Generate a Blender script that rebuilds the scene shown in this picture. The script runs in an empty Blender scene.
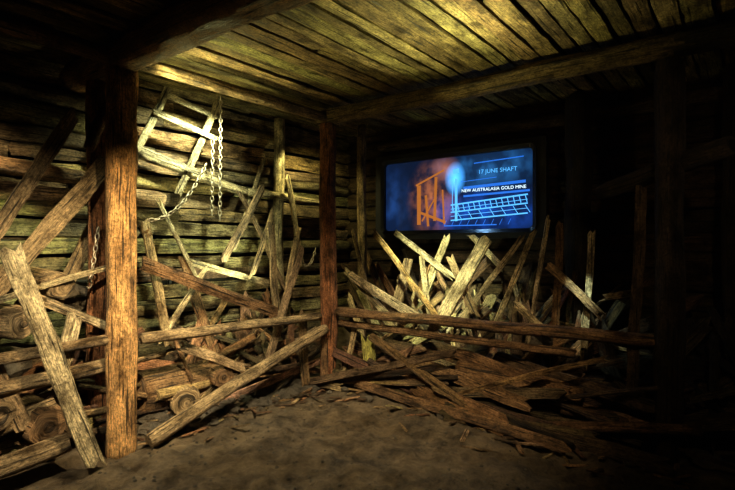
import bpy, math, random
from mathutils import Vector, noise, Matrix
R_=random.Random(7)
# ---------------- room axes ----------------
M=Vector((-.40,4.57,0)); dL=Vector((.648,.762,0)).normalized(); nL=Vector((-dL.y,dL.x,0))
dR=Vector((.823,-.567,0)).normalized(); nR=Vector((-dR.y,dR.x,0))
def L(s,o,z): return M-dL*s+nL*o+Vector((0,0,z))
def R(t,o,z): return M+dR*t+nR*o+Vector((0,0,z))
def U(s,t,z): return M-dL*s+dR*t+Vector((0,0,z))
FN={'L':L,'R':R}; NN={'L':nL,'R':nR}
def jit(c,a=.15):
    k=1+R_.uniform(-a,a)*1.6
    return tuple(max(0,x*k*(1+R_.uniform(-a,a)*.4)) for x in c)
# ---------------- materials ----------------
def newmat(n):
    m=bpy.data.materials.new(n); m.use_nodes=True; return m,m.node_tree,m.node_tree.nodes['Principled BSDF']
def wood_mat():
    m,t,b=newmat('weathered_wood'); N=t.nodes; K=t.links.new
    uv=N.new('ShaderNodeUVMap'); uv.uv_map='UVMap'
    at=N.new('ShaderNodeAttribute'); at.attribute_name='tint'
    def tex(sx,sy,sc,det,rough=.6,dist=0):
        mp=N.new('ShaderNodeMapping'); mp.inputs['Scale'].default_value=(sx,sy,1); K(uv.outputs[0],mp.inputs[0])
        n=N.new('ShaderNodeTexNoise'); n.inputs['Scale'].default_value=sc; n.inputs['Detail'].default_value=det
        n.inputs['Roughness'].default_value=rough; n.inputs['Distortion'].default_value=dist
        K(mp.outputs[0],n.inputs['Vector']); return n.outputs['Fac']
    def ramp(f,p0,c0,p1,c1):
        c0=c0 if isinstance(c0,tuple) else (c0,c0,c0); c1=c1 if isinstance(c1,tuple) else (c1,c1,c1)
        r=N.new('ShaderNodeValToRGB'); r.color_ramp.elements[0].position=p0; r.color_ramp.elements[0].color=(*c0,1)
        r.color_ramp.elements[1].position=p1; r.color_ramp.elements[1].color=(*c1,1); K(f,r.inputs[0]); return r.outputs[0]
    def mul(a,c):
        x=N.new('ShaderNodeMix'); x.data_type='RGBA'; x.blend_type='MULTIPLY'; x.inputs[0].default_value=1
        K(a,x.inputs[6]); K(c,x.inputs[7]); return x.outputs[2]
    g=tex(4,75,1.5,8,.72,.1); ck=tex(2.2,48,1.0,5,.6,.15); st=tex(4,7,1.3,7,.68); sp=tex(45,70,1,6,.7)
    gr=ramp(g,.32,.38,.68,1.5); cr=ramp(ck,.37,.08,.44,1.0)
    sr=ramp(st,.36,(.22,.19,.16),.6,(1.35,1.3,1.2)); pr=ramp(sp,.36,.4,.55,1.15)
    col=mul(mul(mul(mul(at.outputs['Color'],gr),cr),sr),pr)
    K(col,b.inputs['Base Color'])
    rr=ramp(st,.35,.45,.6,.75); K(rr,b.inputs['Roughness'])
    b.inputs['Specular IOR Level'].default_value=.5
    h=mul(mul(gr,cr),pr)
    bp=N.new('ShaderNodeBump'); bp.inputs['Strength'].default_value=1.0; bp.inputs['Distance'].default_value=.018
    K(h,bp.inputs['Height']); K(bp.outputs[0],b.inputs['Normal']); return m
def dirt_mat(n,c1,c2,sc=3):
    m,t,b=newmat(n); N=t.nodes; K=t.links.new
    tc=N.new('ShaderNodeNewGeometry')
    def nz(s,d):
        x=N.new('ShaderNodeTexNoise'); x.inputs['Scale'].default_value=s; x.inputs['Detail'].default_value=d; x.inputs['Roughness'].default_value=.75; K(tc.outputs['Position'],x.inputs['Vector']); return x.outputs['Fac']
    a=nz(sc,12); r=N.new('ShaderNodeValToRGB'); r.color_ramp.elements[0].position=.38; r.color_ramp.elements[0].color=(*c1,1)
    r.color_ramp.elements[1].position=.62; r.color_ramp.elements[1].color=(*c2,1); K(a,r.inputs[0]); K(r.outputs[0],b.inputs['Base Color'])
    w=nz(1.6,6); r2=N.new('ShaderNodeValToRGB'); r2.color_ramp.elements[0].position=.42; r2.color_ramp.elements[0].color=(.38,)*3+(1,)
    r2.color_ramp.elements[1].position=.58; r2.color_ramp.elements[1].color=(.85,)*3+(1,); K(w,r2.inputs[0]); K(r2.outputs[0],b.inputs['Roughness'])
    f=nz(12,15); bp=N.new('ShaderNodeBump'); bp.inputs['Strength'].default_value=1; bp.inputs['Distance'].default_value=.14; K(f,bp.inputs['Height']); K(bp.outputs[0],b.inputs['Normal'])
    return m
def plain(n,c,rough=.6,metal=0,em=None,es=0):
    m,t,b=newmat(n); N=t.nodes
    b.inputs['Roughness'].default_value=rough; b.inputs['Metallic'].default_value=metal
    x=N.new('ShaderNodeTexNoise'); x.inputs['Scale'].default_value=12
    r=N.new('ShaderNodeValToRGB'); r.color_ramp.elements[0].color=(*[k*.6 for k in c],1); r.color_ramp.elements[1].color=(*[min(1,k*1.3) for k in c],1)
    t.links.new(x.outputs['Fac'],r.inputs[0]); t.links.new(r.outputs[0],b.inputs['Base Color'])
    if em: b.inputs['Emission Color'].default_value=(*em,1); b.inputs['Emission Strength'].default_value=es
    return m
WOOD=wood_mat()
DIRT=dirt_mat('packed_earth',(.06,.045,.03),(.27,.205,.13),4)
ROCK=dirt_mat('grey_rock',(.05,.042,.034),(.20,.17,.13),5)
IRON=plain('rusty_iron',(.36,.31,.24),.5,.5)
# ---------------- mesh builder ----------------
class MB:
    def __init__(s): s.v=[];s.f=[];s.uv=[];s.c=[];s.sm=[]
    def face(s,idx,uvs,c,sm): s.f.append(idx);s.uv.append(uvs);s.c.append(c);s.sm.append(sm)
    def log(s,p1,p2,r1,r2=None,c=(.3,.2,.1),bend=.02,seg=14,rough=.12):
        p1=Vector(p1);p2=Vector(p2); r2=r1 if r2 is None else r2
        d=p2-p1; ln=d.length; d=d/ln; a=Vector((0,0,1)) if abs(d.z)<.8 else Vector((1,0,0))
        u=d.cross(a).normalized(); w=d.cross(u)
        n=max(5,int(ln/.06)); sd=R_.uniform(0,100); b0=len(s.v); uo=R_.uniform(0,50)
        for i in range(n+1):
            t=i/n; o=(u*noise.noise((t*1.1*ln,sd,0))+w*noise.noise((t*1.1*ln,sd+9,3)))*bend*1.6*math.sin(math.pi*t)
            r=r1+(r2-r1)*t; r*=1+.07*noise.noise((t*ln*3,sd,7))
            for j in range(seg):
                th=2*math.pi*j/seg
                k=1+rough*noise.noise((math.cos(th)*1.6,math.sin(th)*1.6+sd,t*ln*1.8))*1.3+rough*.6*noise.noise((math.cos(th)*5,math.sin(th)*5+sd,t*ln*5))
                en=0
                if i in(0,n): en=noise.noise((th,sd,i))*.015; k*=.93
                s.v.append(p1+d*(ln*t+en)+o+(u*math.cos(th)+w*math.sin(th))*r*k)
        cir=2*math.pi*max(r1,r2)
        for i in range(n):
            for j in range(seg):
                j2=(j+1)%seg
                s.face((b0+i*seg+j,b0+(i+1)*seg+j,b0+(i+1)*seg+j2,b0+i*seg+j2),
                 [(uo+i/n*ln,uo+j/seg*cir),(uo+(i+1)/n*ln,uo+j/seg*cir),(uo+(i+1)/n*ln,uo+(j+1)/seg*cir),(uo+i/n*ln,uo+(j+1)/seg*cir)],c,True)
        for e,base in((0,b0),(1,b0+n*seg)):
            ci=len(s.v); s.v.append(sum((s.v[base+j] for j in range(seg)),Vector())/seg)
            for j in range(seg):
                j2=(j+1)%seg; q=(base+j,base+j2,ci) if e==0 else (base+j2,base+j,ci)
                s.face(q,[(uo+.02*j,uo),(uo+.02*j2,uo),(uo,uo+.05)],tuple(x*.9 for x in c),False)
        return s
    def plank(s,p1,p2,w,th,nrm,c=(.3,.25,.15),bend=.012,jag=.03,twist=.15,roll=0):
        p1=Vector(p1);p2=Vector(p2); d=p2-p1; ln=d.length; d=d/ln
        nr=(Vector(nrm)-d*Vector(nrm).dot(d))
        if nr.length<.05: nr=d.orthogonal()
        nr.normalize(); nr=Matrix.Rotation(roll,3,d)@nr; wd=d.cross(nr)
        n=max(5,int(ln/.08)); sd=R_.uniform(0,100); b0=len(s.v); uo=R_.uniform(0,50)
        prof=[(-.5,-.35),(-.17,-.5),(.17,-.5),(.5,-.35),(.5,.35),(.17,.5),(-.17,.5),(-.5,.35)]
        tw=R_.uniform(-twist,twist)
        for i in range(n+1):
            t=i/n; o=nr*noise.noise((t*1.5*ln,sd,0))*bend*2+wd*noise.noise((t*1.5*ln,sd,5))*bend
            a=tw*(t-.5); wv=wd*math.cos(a)+nr*math.sin(a); nv=nr*math.cos(a)-wd*math.sin(a)
            for k,(x,y) in enumerate(prof):
                e=0
                if i in(0,n): e=jag*noise.noise((x*4,sd,i*3.1))*2
                xx=x*(1+.16*noise.noise((t*ln*5,sd,x*3))+.10*noise.noise((t*ln*14,sd,x*3)))
                s.v.append(p1+d*(ln*t+e)+o+wv*w*xx+nv*th*y)
        per=[0,.33,.67,1,1.15,1.48,1.82,2.15,2.3]
        for i in range(n):
            for k in range(8):
                k2=(k+1)%8
                s.face((b0+i*8+k,b0+i*8+k2,b0+(i+1)*8+k2,b0+(i+1)*8+k),
                 [(uo+i/n*ln,uo+per[k]*w),(uo+i/n*ln,uo+per[k+1]*w),(uo+(i+1)/n*ln,uo+per[k+1]*w),(uo+(i+1)/n*ln,uo+per[k]*w)],c,False)
        for base,rv in((b0,1),(b0+n*8,0)):
            for q in((0,1,6,7),(1,2,5,6),(2,3,4,5)):
                qq=[base+x for x in q]; qq=qq[::-1] if rv else qq
                s.face(tuple(qq),[(uo,uo),(uo+.02,uo),(uo+.02,uo+.02),(uo,uo+.02)],c,False)
        return s
    def torus(s,ctr,ax,nr,ra,rb,rr,c=(1,1,1)):
        sx=nr.cross(ax); b0=len(s.v); A,Bn=14,6
        for i in range(A):
            t=2*math.pi*i/A; rad=ax*math.cos(t)*ra+sx*math.sin(t)*rb; ou=(ax*math.cos(t)+sx*math.sin(t)).normalized()
            for j in range(Bn):
                p=2*math.pi*j/Bn; s.v.append(ctr+rad+ou*math.cos(p)*rr+nr*math.sin(p)*rr)
        for i in range(A):
            for j in range(Bn):
                i2=(i+1)%A;j2=(j+1)%Bn
                s.face((b0+i*Bn+j,b0+i2*Bn+j,b0+i2*Bn+j2,b0+i*Bn+j2),[(0,0),(1,0),(1,1),(0,1)],c,True)
        return s
    def rock(s,ctr,r,sq=(1,1,.7),c=(.2,.2,.2)):
        b0=len(s.v); sd=R_.uniform(0,90); A,Bn=10,7
        for i in range(Bn+1):
            ph=math.pi*i/Bn
            for j in range(A):
                th=2*math.pi*j/A; q=Vector((math.sin(ph)*math.cos(th),math.sin(ph)*math.sin(th),math.cos(ph)))
                k=r*(1+.45*noise.noise(q*1.6+Vector((sd,0,0)))+.15*noise.noise(q*4+Vector((sd,0,0))))
                s.v.append(Vector(ctr)+Vector((q.x*k*sq[0],q.y*k*sq[1],q.z*k*sq[2])))
        for i in range(Bn):
            for j in range(A):
                j2=(j+1)%A
                s.face((b0+i*A+j,b0+(i+1)*A+j,b0+(i+1)*A+j2,b0+i*A+j2),[(i*.05,j*.05),(i*.05+.05,j*.05),(i*.05+.05,j*.05+.05),(i*.05,j*.05+.05)],c,False)
        return s
    def make(s,name,mat,parent=None):
        me=bpy.data.meshes.new(name); me.from_pydata([tuple(v) for v in s.v],[],s.f)
        me.uv_layers.new(name='UVMap'); me.color_attributes.new('tint','FLOAT_COLOR','CORNER')
        U_=[];C_=[]
        for fi in range(len(s.f)):
            for q in range(len(s.f[fi])):
                U_+=[s.uv[fi][q][0],s.uv[fi][q][1]]; C_+=[s.c[fi][0],s.c[fi][1],s.c[fi][2],1.0]
        me.uv_layers['UVMap'].data.foreach_set('uv',U_)
        me.color_attributes['tint'].data.foreach_set('color',C_)
        me.polygons.foreach_set('use_smooth',s.sm)
        me.materials.append(mat); me.update(); ob=bpy.data.objects.new(name,me); bpy.context.collection.objects.link(ob)
        if parent: ob.parent=parent
        return ob
# ---------------- shell ----------------
def sm(x): x=max(0,min(1,x)); return x*x*(3-2*x)
def floor_z(s,t):
    p=U(s,t,0); z=.045*noise.noise((p.x*1.3,p.y*1.3,0))+.035*noise.noise((p.x*3.5,p.y*3.5,2))+.028*noise.noise((p.x*9,p.y*9,5))+.014*noise.noise((p.x*22,p.y*22,5))
    z+=.22*sm((-s-.1)/.9)*(.7+.6*noise.noise((p.x*2,p.y*2,8)))+.14*sm((-t-.05)/.6)
    return z-.01
def make_floor():
    n=260; v=[];f=[]
    for i in range(n+1):
        for j in range(n+1):
            s=-1.45+7.1*i/n; t=-1.0+6.7*j/n; v.append(tuple(U(s,t,floor_z(s,t))))
    for i in range(n):
        for j in range(n):
            a=i*(n+1)+j; f.append((a,a+n+1,a+n+2,a+1))
    me=bpy.data.meshes.new('floor'); me.from_pydata(v,[],f); me.materials.append(DIRT)
    for p in me.polygons:p.use_smooth=True
    o=bpy.data.objects.new('floor',me); bpy.context.collection.objects.link(o)
make_floor()
def slab(mb,a,b,z0,z1,n,th,c=(.02,.018,.015)):
    b0=len(mb.v)
    for q in(a,b):
        for o in(0,th):
            for z in(z0,z1): mb.v.append(Vector((q.x,q.y,z))+n*o)
    for fc in((0,1,5,4),(2,6,7,3),(0,4,6,2),(1,3,7,5),(0,2,3,1),(4,5,7,6)):
        mb.face(tuple(b0+i for i in fc),[(0,0),(1,0),(1,1),(0,1)],c,False)
wl=MB(); slab(wl,U(-1.35,-.86,0),U(5.6,-.86,0),-.1,2.95,nL,.06)
z=.05
while z<2.85:
    h=R_.uniform(.11,.19); s=-1.25
    while s<5.5:
        l=R_.uniform(1.2,2.6); e=min(s+l,5.55)
        base=(.40,.32,.18)
        if R_.random()<.5: wl.log(U(s+.01,-.80,z+h/2+R_.uniform(-.01,.01)),U(e,-.80,z+h/2+R_.uniform(-.02,.02)),h*.48,c=jit(base,.28),bend=.02,seg=16,rough=.18)
        else: wl.plank(U(s+.01,-.8,z+h/2),U(e,-.8,z+h/2+R_.uniform(-.025,.025)),h*R_.uniform(.75,.9),.045,nL,c=jit(base,.3),bend=.014,roll=R_.uniform(-.35,.35))
        s=e
    z+=h
wl.make('wall_left',WOOD)
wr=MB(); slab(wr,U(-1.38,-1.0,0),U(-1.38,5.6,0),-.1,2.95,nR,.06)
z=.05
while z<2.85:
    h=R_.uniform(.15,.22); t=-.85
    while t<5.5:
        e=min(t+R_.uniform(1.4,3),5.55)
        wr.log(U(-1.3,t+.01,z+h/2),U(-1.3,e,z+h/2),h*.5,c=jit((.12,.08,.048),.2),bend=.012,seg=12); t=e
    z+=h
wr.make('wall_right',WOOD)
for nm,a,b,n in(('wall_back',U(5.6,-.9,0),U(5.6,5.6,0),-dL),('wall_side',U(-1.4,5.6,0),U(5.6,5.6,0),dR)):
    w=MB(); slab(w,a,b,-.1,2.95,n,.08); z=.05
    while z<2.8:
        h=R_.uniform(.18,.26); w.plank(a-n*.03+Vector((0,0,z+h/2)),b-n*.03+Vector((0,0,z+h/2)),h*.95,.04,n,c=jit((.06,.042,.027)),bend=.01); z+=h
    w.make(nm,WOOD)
ce=MB()
c0=[U(-1.4,-.9,2.88),U(5.7,-.9,2.88),U(5.7,5.7,2.88),U(-1.4,5.7,2.88)]
for q in c0: ce.v.append(q)
for q in c0: ce.v.append(q+Vector((0,0,.06)))
for fc in((0,1,2,3),(7,6,5,4),(0,4,5,1),(1,5,6,2),(2,6,7,3),(3,7,4,0)): ce.face(fc,[(0,0)]*4,(.012,.01,.007),False)
t=-.78
while t<5.5:
    w=R_.uniform(.09,.16); s=-1.3
    while s<5.5:
        e=min(s+R_.uniform(2.2,4.5),5.6); zz=2.83+R_.uniform(-.014,.014)
        ce.plank(U(s+.005,t+w/2,zz),U(e,t+w/2+R_.uniform(-.008,.008),zz),w*R_.uniform(.8,.92),.03,(0,0,1),c=jit((.40,.33,.17),.25),bend=.004,roll=R_.uniform(-.1,.1)); s=e
    t+=w
ce.make('ceiling',WOOD)
# ---------------- structural posts and beams ----------------
def one(name,kind,p1,p2,r,c,nrm=None,**k):
    mb=MB()
    if kind=='log': mb.log(p1,p2,r,c=c,**k)
    else: mb.plank(p1,p2,r,R_.uniform(.022,.035),nrm,c=c,**k)
    return mb.make(name,WOOD)
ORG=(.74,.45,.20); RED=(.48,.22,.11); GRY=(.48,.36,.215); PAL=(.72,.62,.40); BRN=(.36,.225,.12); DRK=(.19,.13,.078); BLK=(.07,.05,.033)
one('wooden_post','log',L(1.97,0,-.05),L(1.97,0,2.62),.093,ORG,bend=.02,seg=28,rough=.14)
one('wooden_post','log',L(0,0,-.05),L(0,0,2.62),.083,RED,bend=.025,seg=24)
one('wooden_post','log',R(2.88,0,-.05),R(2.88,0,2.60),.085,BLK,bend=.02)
one('wooden_post','log',L(1.98,.33,-.02),L(1.96,.35,2.78),.10,(.46,.22,.11),seg=20)
one('wooden_post','log',L(.1,.66,0),L(.096,.66,2.78),.06,PAL)
one('wooden_post','log',R(-.08,.7,0),R(-.08,.7,2.78),.055,GRY)
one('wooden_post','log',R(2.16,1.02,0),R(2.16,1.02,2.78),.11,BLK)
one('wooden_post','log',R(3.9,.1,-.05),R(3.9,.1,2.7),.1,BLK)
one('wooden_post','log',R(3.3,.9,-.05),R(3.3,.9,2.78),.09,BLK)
one('ceiling_beam','log',L(-.15,0,2.68),L(1.95,0,2.68),.05,GRY,bend=.015)
one('ceiling_beam','log',R(-.12,0,2.70),R(3.05,0,2.70),.08,(.40,.31,.17),bend=.015,seg=22)
one('ceiling_beam','log',U(1.97,-.7,2.68),U(1.97,5.4,2.70),.115,(.42,.27,.14),bend=.015,seg=24)
one('ceiling_beam','log',L(1.95,0,2.66),L(5.3,0,2.76),.055,BRN)
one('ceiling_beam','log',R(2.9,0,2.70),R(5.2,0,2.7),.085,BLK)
one('wall_beam','log',R(-.1,1.12,2.6),R(4.8,1.12,2.64),.06,DRK)
one('corner_brace','log',L(1.93,.12,2.6),L(2.12,.16,2.05),.035,BRN)
one('corner_brace','log',R(2.44,.3,1.8),R(3.19,-.15,1.99),.065,BLK)
one('fence_rail','log',L(1.84,.0,.74),L(.1,.02,.69),.04,GRY)
one('diagonal_brace_log','log',L(1.84,-.12,.05),L(.12,-.08,.58),.05,GRY,bend=.025,seg=18)
one('fence_rail','log',L(2.04,.0,.77),L(4.6,.02,.70),.035,GRY)
one('fence_rail','log',L(1.62,.14,.60),L(3.9,-.06,.52),.047,GRY)
one('fence_rail','log',R(.12,0,.735),R(2.85,.0,.76),.045,BRN,bend=.025)
one('fence_rail','log',R(.1,.06,.61),R(2.3,.06,.60),.035,BRN)
one('fallen_log','log',L(2.33,.12,.38),L(3.4,.0,.17),.05,GRY)
one('fallen_log','log',L(2.30,-.05,.18),L(3.6,-.05,.05),.06,GRY)
one('fallen_log','log',L(1.75,.3,.27),L(.75,.45,.22),.16,BRN,bend=.03,seg=26)
one('fallen_log','log',R(1.35,.17,.30),R(2.35,.15,.27),.12,BRN,seg=18)
one('fallen_log','log',L(2.2,.3,.2),L(3.1,.45,.3),.15,DRK,seg=18)
one('log_end','log',L(2.50,.05,.93),L(2.72,.5,.98),.10,GRY,seg=20)
one('log_end','log',L(2.28,.12,1.13),L(2.4,.6,1.18),.085,GRY,seg=20)
one('log_end','log',L(2.38,.02,.28),L(2.5,.6,.34),.12,BRN,seg=20)
one('log_end','log',L(2.62,.0,.42),L(2.8,.55,.46),.09,GRY,seg=20)
one('log_end','log',L(1.45,.1,.16),L(1.3,.6,.18),.12,GRY,seg=20)
one('log_end','log',L(1.15,.06,.30),L(1.05,.55,.30),.09,BRN,seg=20)
one('wall_rail_log','log',L(3.6,.6,2.0),L(1.85,.6,1.9),.06,BRN)
one('wall_rail_log','log',L(1.6,.64,2.17),L(.5,.66,1.93),.045,PAL)
one('wall_rail_log','log',L(.52,.62,1.94),L(-.5,.64,1.9),.04,PAL)
PL=[('L',2.72,.1,1.04,1.99,.1,1.26,.035,PAL),('L',2.17,.25,2.31,2.62,.2,1.45,.085,GRY),('L',1.98,.2,2.0,2.75,.15,.95,.115,GRY),
('L',2.60,-.12,1.38,2.20,-.2,.04,.105,PAL),('L',2.23,.05,.95,2.31,.05,.60,.09,PAL),('L',2.45,.15,1.08,1.98,.15,.82,.06,PAL),
('L',1.72,.3,1.26,.45,.25,.74,.10,BRN),('L',1.21,.5,1.25,.15,.5,.95,.06,PAL),('L',.19,.2,1.36,.69,.1,.3,.085,GRY),
('L',.44,.5,1.98,.88,.5,1.25,.075,GRY),('L',.12,.5,2.12,-.08,.5,1.2,.075,PAL),('L',.633,.6,1.92,.2,.4,.93,.04,GRY),
('L',1.62,.45,1.6,1.5,.3,.6,.07,GRY),('L',1.97,.5,1.55,2.25,.4,1.0,.10,GRY),('L',1.1,.4,1.2,1.56,.3,.65,.045,PAL),
('L',1.51,.1,.62,.98,.02,.34,.07,GRY),('L',.70,.6,1.35,.28,.7,2.33,.04,PAL),('L',.25,.1,.72,.28,.02,.05,.08,BRN),
('L',.5,.3,1.6,.35,.35,.5,.09,GRY),('L',1.25,.55,1.3,1.0,.45,.4,.10,BRN),('L',3.0,.1,1.7,2.5,.05,.3,.09,GRY),('L',2.9,.2,.5,2.3,.15,.1,.12,BRN),
('L',.35,.45,1.75,.62,.4,1.1,.05,GRY),('L',-.05,.5,1.6,.3,.35,.7,.06,GRY),('L',1.45,.55,1.75,1.15,.5,1.1,.035,PAL),
('R',.37,.3,1.52,1.16,.1,.76,.055,(.74,.48,.2)),('R',1.47,.5,1.45,1.16,.15,.70,.13,PAL),('R',1.80,.5,1.48,1.33,.25,.74,.05,PAL),
('R',-.09,.4,1.12,.58,.2,.72,.07,PAL),('R',.10,.28,1.07,1.25,.05,.63,.09,PAL),('R',.43,.6,1.54,1.13,.5,1.09,.06,PAL),
('R',1.86,.6,1.5,1.6,.4,.7,.05,PAL),('R',.75,.0,.27,1.86,-.2,.09,.09,BRN),('R',.25,-.05,.09,2.3,-.32,.05,.08,BRN),
('R',.89,.1,.34,2.0,-.1,.22,.10,BRN),('R',1.05,.2,.5,2.26,0,.31,.10,BRN),('R',.44,.06,.5,.55,0,.10,.15,(.60,.56,.18)),
('R',.26,.1,.55,.2,0,.08,.06,GRY),('R',2.09,.6,1.6,2.1,.3,.3,.06,BRN),('R',2.35,.5,1.5,2.33,.2,.5,.05,PAL),
('R',2.72,.1,1.82,2.66,.02,.3,.07,DRK),('R',.54,.2,.44,1.55,.2,.36,.11,BRN),('R',1.2,.8,1.5,1.58,.6,1.2,.06,PAL),
('R',1.8,.3,.9,2.1,.1,.72,.06,PAL),('R',1.0,.7,1.5,.83,.45,.85,.07,PAL),('R',.65,.5,1.25,.65,.2,.72,.09,GRY),('R',1.15,.4,1.3,1.45,.25,.8,.07,GRY),
('R',2.05,.3,1.25,2.45,.2,.88,.06,BRN),('R',2.45,.2,1.0,2.85,.2,1.1,.05,GRY),('R',.0,-.05,.5,.06,-.12,.0,.07,BRN),
('R',1.7,.2,.46,2.8,.0,.33,.09,DRK),('R',1.87,-.15,.06,2.85,-.25,.05,.10,DRK),('R',-.35,-.15,.03,.3,-.14,.04,.07,GRY),
('R',.05,.35,1.55,.35,.3,.75,.04,GRY),('R',2.0,.55,1.62,1.9,.3,.6,.035,PAL),('R',.8,.5,1.3,1.0,.3,.7,.05,PAL)]
for q in PL:
    f=FN[q[0]]; one('broken_plank','plk',f(*q[1:4]),f(*q[4:7]),q[7],jit(q[8],.08),nrm=NN[q[0]],bend=.012,roll=R_.uniform(-.25,.25),jag=.05)
def heap(name,pl,a0,a1,o0,o1,n,ztop,cols,lean=.5,lmin=.5,lmax=1.4,wmax=.11):
    mb=MB(); f=FN[pl]
    for i in range(n):
        a=R_.uniform(a0,a1); o=R_.uniform(o0,o1); k=R_.random(); l=R_.uniform(lmin,lmax)
        fo=(o-o0)/(o1-o0)
        if k<lean:
            zb=R_.uniform(.02,.3)+.15*fo; an=R_.gauss(0,.6); zt=min(ztop*(.5+.5*fo)*R_.uniform(.7,1),zb+l*math.cos(an))
            p1=f(a,o-.1,zb); p2=f(a+l*math.sin(an),min(o+.15,o1),max(zt,zb+.15))
        else:
            zb=R_.uniform(.04,ztop*.5)*(.35+.65*fo)+.03; an=R_.gauss(0,.3); l*=1.15
            p1=f(a-l/2,o+R_.uniform(-.1,.1),max(.04,zb-.5*l*math.sin(an))); p2=f(a+l/2*math.cos(an),o+R_.uniform(-.12,.12),max(.04,zb+.5*l*math.sin(an)))
        c=jit(R_.choice(cols),.3)
        if R_.random()<.25: mb.log(p1,p2,R_.uniform(.015,.045),c=c,bend=.015,seg=8)
        else: mb.plank(p1,p2,R_.uniform(.025,wmax),R_.uniform(.012,.028),NN[pl],c=c,roll=R_.uniform(-.6,.6),jag=.06)
    return mb.make(name,WOOD)
heap('broken_timber_pile','L',.2,1.7,.15,.6,75,1.1,[GRY,BRN,BRN,DRK],.35)
heap('broken_timber_pile','L',2.2,4.4,.15,.6,85,1.15,[GRY,BRN,DRK],.35)
heap('broken_timber_pile','R',.3,2.1,.2,1.0,180,1.5,[GRY,BRN,PAL,DRK,DRK],.5)
heap('broken_timber_pile','R',.2,2.2,.3,.95,70,1.6,[PAL,GRY],.75,.3,.9,.045)
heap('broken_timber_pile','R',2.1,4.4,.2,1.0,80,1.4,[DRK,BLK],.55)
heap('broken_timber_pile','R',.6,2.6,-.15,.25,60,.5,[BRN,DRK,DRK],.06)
sc=MB()
for i in range(240):
    if R_.random()<.45: s_,t_=R_.uniform(.1,1.8),-R_.gauss(.05,.15)
    else: s_,t_=R_.gauss(.14,.2),R_.uniform(-.1,3)
    an=R_.uniform(0,6.3); l=R_.uniform(.04,.2); d=Vector((math.cos(an),math.sin(an),R_.uniform(-.05,.2)))*l
    p=U(s_,t_,floor_z(s_,t_)+.012); sc.plank(p,p+d,R_.uniform(.01,.04),.01,(0,0,1),c=jit(R_.choice([GRY,BRN,DRK]),.25))
sc.make('wood_scraps',WOOD)
rk=MB()
for i in range(280):
    if R_.random()<.35: s_,t_=R_.uniform(-.3,.25),R_.uniform(-.2,3); r=R_.uniform(.012,.04)
    else: s_,t_=R_.uniform(.1,1.8),R_.uniform(-.45,.05); r=R_.uniform(.02,.075)
    p=U(s_,t_,floor_z(s_,t_)+r*.3); rk.rock(p,r)
for i in range(700):
    s_,t_=R_.uniform(-.1,3.0),R_.uniform(0,3.0); r=R_.uniform(.004,.012); rk.rock(U(s_,t_,floor_z(s_,t_)+r*.3),r)
rk.make('loose_stones',ROCK)
for p,r in((L(2.12,.5,1.0),.13),(L(2.55,.42,.62),.15),(R(2.0,.35,.6),.1)):
    MB().rock((p.x,p.y,p.z),r,(1,1,.9)).make('boulder',ROCK)
emp=bpy.data.objects.new('wooden_ladder',None); bpy.context.collection.objects.link(emp)
lc=(.66,.6,.4)
for i,(a,b,w) in enumerate([(L(.93,.5,2.74),L(1.32,.5,1.83),.055),(L(1.40,.5,2.74),L(1.74,.5,1.98),.055)]):
    MB().plank(a,b,w,.03,nL,c=(.55,.47,.3) if i==0 else lc,bend=.005,twist=0).make('rail_%d'%(i+1),WOOD,emp)
for i,(a,b) in enumerate([(L(1.54,.47,2.50),L(.98,.47,2.37)),(L(1.69,.47,2.18),L(1.12,.47,2.04)),(L(1.46,.5,2.68),L(.95,.5,2.58))]):
    MB().plank(a,b,.05,.022,nL,c=(.66,.6,.42),bend=.006,twist=0).make('rung_%d'%(i+1),WOOD,emp)
def chain(name,pts,step=.042):
    mb=MB(); P=[Vector(p) for p in pts]; acc=0;k=0
    for a,b in zip(P[:-1],P[1:]):
        d=(b-a); l=d.length; d.normalize(); q=acc
        while q<l:
            o=d.orthogonal().normalized()
            o=Matrix.Rotation(.7,3,d)@o
            if k%2:o=d.cross(o)
            mb.torus(a+d*q,d,o,.025,.013,.005); q+=step;k+=1
        acc=q-l
    mb.make(name,IRON)
def cat(a,b,sag,n=10):
    return [a.lerp(b,i/n)-Vector((0,0,sag*4*(i/n)*(1-i/n))) for i in range(n+1)]
chain('hanging_chain',[L(.97,.4,2.74),L(.98,.4,1.62)])
chain('hanging_chain',[L(1.05,.4,2.36),L(1.06,.4,1.66)])
chain('hanging_chain',cat(L(1.12,.4,2.1),L(1.60,.4,1.6),.12))
chain('hanging_chain',cat(L(2.05,.2,1.5),L(2.1,.22,1.1),.02))
chain('hanging_chain',cat(L(.12,.3,1.3),L(-.2,.4,1.35),.15))
# ---------------- monitor ----------------
mon=bpy.data.objects.new('wall_monitor',None); bpy.context.collection.objects.link(mon)
X,Z=dR,Vector((0,0,1)); T0,T1,Z0,Z1=-.02,1.73,1.57,2.38; OW=1.13
def rrect(w,h,r,n=8):
    pts=[]
    for cx,cy,a0 in((w/2-r,h/2-r,0),(-w/2+r,h/2-r,90),(-w/2+r,-h/2+r,180),(w/2-r,-h/2+r,270)):
        for i in range(n+1):
            a=math.radians(a0+90*i/n); pts.append((cx+r*math.cos(a),cy+r*math.sin(a)))
    return pts
ctr=R((T0+T1)/2,OW,(Z0+Z1)/2); W=T1-T0; H=Z1-Z0
mw=Matrix.Translation(ctr)@Matrix((X,nR,Z)).transposed().to_4x4()
def flat(name,loops,faces,mat):
    me=bpy.data.meshes.new(name); me.from_pydata(loops,[],faces); me.materials.append(mat)
    o=bpy.data.objects.new(name,me); bpy.context.collection.objects.link(o); o.parent=mon; o.matrix_world=mw; return o
FR=plain('monitor_bezel',(.03,.032,.04),.3)
pts=rrect(W,H,.045); po=rrect(W+.08,H+.08,.07); pb=rrect(W+.26,H+.2,.03)
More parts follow.
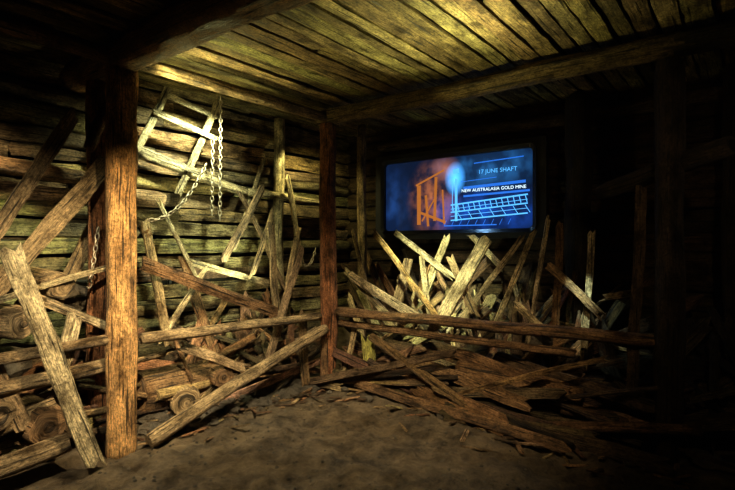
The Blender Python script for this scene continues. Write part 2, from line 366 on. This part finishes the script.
n=len(pts); V=[(x,-.03,z) for x,z in pts]+[(x,-.06,z) for x,z in po]+[(x,-.03,z) for x,z in po]+[(x,-.03,z) for x,z in pb]+[(x,.12,z) for x,z in pb]+[(x,.01,z) for x,z in pts]
F=[]
for i in range(n):
    j=(i+1)%n
    for a,b in((5,0),(0,1),(1,2),(2,3),(3,4)): F.append((a*n+i,a*n+j,b*n+j,b*n+i))
flat('bezel',V,F,FR)
m,t,b=newmat('monitor_picture'); N=t.nodes; K=t.links.new
tc=N.new('ShaderNodeTexCoord')
def blob(x0,z0,wx,wz):
    mp=N.new('ShaderNodeMapping'); mp.vector_type='POINT'; mp.inputs['Location'].default_value=(-x0/wx,0,-z0/wz); mp.inputs['Scale'].default_value=(1/wx,0,1/wz)
    K(tc.outputs['Object'],mp.inputs[0]); g=N.new('ShaderNodeTexGradient'); g.gradient_type='SPHERICAL'; K(mp.outputs[0],g.inputs[0]); return g.outputs['Fac']
def nzr(sx,sz,s,p0,p1,lo=.03):
    nz=N.new('ShaderNodeTexNoise'); nz.inputs['Scale'].default_value=s; nz.inputs['Detail'].default_value=6
    mp=N.new('ShaderNodeMapping'); mp.inputs['Scale'].default_value=(sx,1,sz); K(tc.outputs['Object'],mp.inputs[0]); K(mp.outputs[0],nz.inputs['Vector'])
    rp=N.new('ShaderNodeValToRGB'); rp.color_ramp.elements[0].position=p0; rp.color_ramp.elements[0].color=(lo,lo,lo,1); rp.color_ramp.elements[1].position=p1; rp.color_ramp.elements[1].color=(1,1,1,1); K(nz.outputs['Fac'],rp.inputs[0]); return rp.outputs[0]
r1=nzr(1.5,1.2,6,.40,.65,.1); r2=nzr(1,.8,5,.42,.62,.2)
def col(fac,c,mulr=None):
    x=N.new('ShaderNodeMix'); x.data_type='RGBA'; x.inputs[6].default_value=(0,0,0,1); x.inputs[7].default_value=(*c,1); K(fac,x.inputs[0]); o=x.outputs[2]
    if mulr:
        y=N.new('ShaderNodeMix'); y.data_type='RGBA'; y.blend_type='MULTIPLY'; y.inputs[0].default_value=1; K(o,y.inputs[6]); K(mulr,y.inputs[7]); o=y.outputs[2]
    return o
def add(a,c):
    y=N.new('ShaderNodeMix'); y.data_type='RGBA'; y.blend_type='ADD'; y.inputs[0].default_value=1; K(a,y.inputs[6]); K(c,y.inputs[7]); return y.outputs[2]
acc=add(col(blob(-.25,-.05,.36,.5),(.45,.15,.035),r1),col(blob(.4,.25,.75,.28),(.03,.17,.42),r2))
acc=add(acc,col(blob(-.1,.3,.2,.15),(.3,.1,.03)))
acc=add(acc,col(blob(.35,-.22,.85,.3),(.01,.09,.5),r2))
acc=add(acc,col(blob(.03,.16,.13,.2),(.15,.8,1.9)))
acc=add(acc,col(blob(-.80,-.1,.3,.6),(.015,.055,.18),r2))
bs=N.new('ShaderNodeRGB'); bs.outputs[0].default_value=(.006,.014,.040,1); acc=add(acc,bs.outputs[0])
K(acc,b.inputs['Emission Color']); b.inputs['Emission Strength'].default_value=1.0; b.inputs['Base Color'].default_value=(.01,.01,.015,1); b.inputs['Roughness'].default_value=.4
b.inputs['Specular IOR Level'].default_value=.2
flat('picture_panel',[(x,.008,z) for x,z in pts],[tuple(range(n))],m)
CY=plain('picture_cyan',(.1,.2,.3),.5,0,(.12,.50,1.0),1.1); BL=plain('picture_blue',(.05,.1,.3),.5,0,(.03,.2,.8),.9)
OG=plain('picture_orange',(.2,.08,.02),.5,0,(.75,.27,.06),.55)
V=[];F=[]
def strip(x0,z0,x1,z1,w):
    d=Vector((x1-x0,0,z1-z0)).normalized(); q=Vector((-d.z,0,d.x))*w/2; k=len(V)
    for x,z,s in((x0,z0,1),(x1,z1,1),(x1,z1,-1),(x0,z0,-1)): V.append((x+q.x*s,.002,z+q.z*s))
    F.append((k,k+1,k+2,k+3))
for zz,w_ in((0,.016),(-.05,.006),(-.09,.014),(-.14,.006),(-.19,.014)): strip(-.02,-.13+zz*.9,.82,-.06+zz,w_)
for i in range(14):
    x=.0+i*.061; strip(x,-.13+(x*.09),x+.02,-.21+(x*.09),.009)
    if i%2: strip(x,-.22+(x*.07),x+.05,-.30+(x*.07),.007)
strip(.045,.16,.045,-.31,.03); strip(.0,.13,.0,-.2,.008); strip(.01,.24,.08,.25,.05)
flat('picture_trestle',V,F,CY)
V=[];F=[]; strip(.13,.05,.80,.075,.03); strip(.13,-.04,.84,-.02,.022); strip(.25,.31,.78,.33,.012); strip(-.1,-.36,.5,-.36,.012); strip(.1,.12,.5,.14,.008)
for k in range(9): strip(-.1+k*.09,-.36,-.07+k*.09,-.30,.006)
flat('picture_bars',V,F,BL)
V=[];F=[]; strip(-.42,.12,-.42,-.34,.05); strip(-.20,.2,-.22,-.3,.035); strip(-.33,.0,-.30,-.36,.03); strip(-.46,.12,-.1,.27,.022); strip(-.4,-.2,-.08,-.32,.03); strip(-.12,.05,-.1,-.34,.02); strip(-.38,-.3,-.22,-.05,.018)
flat('picture_timbers',V,F,OG)
WH=plain('picture_text',(.5,.6,.7),.5,0,(.7,.9,1.0),1.5)
for nm,tx,x,zz,sz,mt in(('caption','NEW AUSTRALASIA GOLD MINE',.11,.004,.048,WH),('title','17 JUNE SHAFT',.30,.19,.062,CY)):
    cu=bpy.data.curves.new(nm,'FONT'); cu.body=tx; cu.size=sz; cu.materials.append(mt)
    o=bpy.data.objects.new(nm,cu); bpy.context.collection.objects.link(o); o.parent=mon
    o.matrix_world=mw@Matrix.Translation((x,-.004,zz))@Matrix.Rotation(math.pi/2,4,'X')
# ---------------- lights ----------------
def spot(nm,loc,tgt,e,c,deg,blend=.8,rad=.03):
    l=bpy.data.lights.new(nm,'SPOT'); l.energy=e; l.color=c; l.spot_size=math.radians(deg); l.spot_blend=blend; l.shadow_soft_size=rad
    o=bpy.data.objects.new(nm,l); bpy.context.collection.objects.link(o); o.location=loc
    o.rotation_euler=(Vector(tgt)-Vector(loc)).to_track_quat('-Z','Y').to_euler()
YG=(1,.90,.38); WG=(.95,1,.60); WARM=(1,.76,.42)
spot('ceiling_uplight',(.66,3.0,2.36),(.56,2.80,2.83),34,YG,125,1,.08)
spot('ceiling_uplight',R(1.0,-.5,1.75),(.50,2.9,2.83),100,YG,95,1)
spot('ceiling_uplight',U(1.72,.12,2.5),(-1.30,3.45,2.83),18,YG,130,1)
spot('ceiling_uplight',L(1.2,.3,2.1),(-1.0,3.45,2.83),45,YG,110,1)
spot('wall_wash_light',L(1.15,.12,2.6),L(1.25,.8,1.75),210,WG,115,1)
spot('wall_wash_light',L(.75,.15,1.05),L(.85,.8,1.55),40,WG,120,1)
spot('wall_wash_light',L(.1,.35,2.5),L(-.5,.75,1.6),60,YG,110,1)
spot('wall_wash_light',L(2.6,.3,2.2),L(2.7,.8,1.7),22,(1,.8,.45),120,1)
spot('post_light',(-.55,2.0,2.4),L(1.97,0,1.1),430,WARM,55,1)
spot('rail_light',(-.4,2.4,2.6),L(.7,0,.5),250,(1,.84,.54),60,1)
spot('left_pile_light',(-1.3,1.0,2.3),L(2.55,.1,.75),260,(1,.88,.62),66,1)
spot('left_accent_light',L(2.45,.5,1.75),L(2.5,.75,1.4),16,(.85,1,.4),120,1)
spot('pile_light',R(.9,-.5,2.5),R(.95,.45,1.15),470,(.97,1,.58),48,1)
spot('pile_accent_light',R(1.0,.35,.75),R(1.0,.9,1.3),14,(.9,1,.6),130,1)
spot('pile_accent_light',R(2.28,.02,1.3),R(2.36,.4,.9),18,(.8,1,.8),55,1,.02)
spot('screen_spill_light',R(1.0,.95,2.2),R(1.2,.5,1.1),12,(.3,.6,1),120,1)
spot('ground_light',(-.35,1.9,2.6),(-.6,3.3,0),330,(1,.86,.56),78,1)
spot('right_dim_light',(.5,1.9,2.4),R(1.3,0,.3),150,(1,.76,.46),62,1)
spot('right_dim_light',(1.5,1.2,2.3),R(3.0,.3,1.4),22,(1,.76,.48),80,1)
w=bpy.data.worlds.new('dim'); bpy.context.scene.world=w; w.use_nodes=True
w.node_tree.nodes['Background'].inputs[0].default_value=(.02,.02,.02,1); w.node_tree.nodes['Background'].inputs[1].default_value=.1
cd=bpy.data.cameras.new('camera'); cam=bpy.data.objects.new('camera',cd); bpy.context.collection.objects.link(cam)
cd.lens=22.04; cd.sensor_width=36; cam.location=(0,0,1.4); cam.rotation_euler=(math.pi/2,0,0); cd.clip_start=.02
bpy.context.scene.camera=cam
vs=bpy.context.scene.view_settings; vs.view_transform='Standard'
for lk in ('Medium High Contrast','Standard - Medium High Contrast'):
    try: vs.look=lk; break
    except Exception: pass
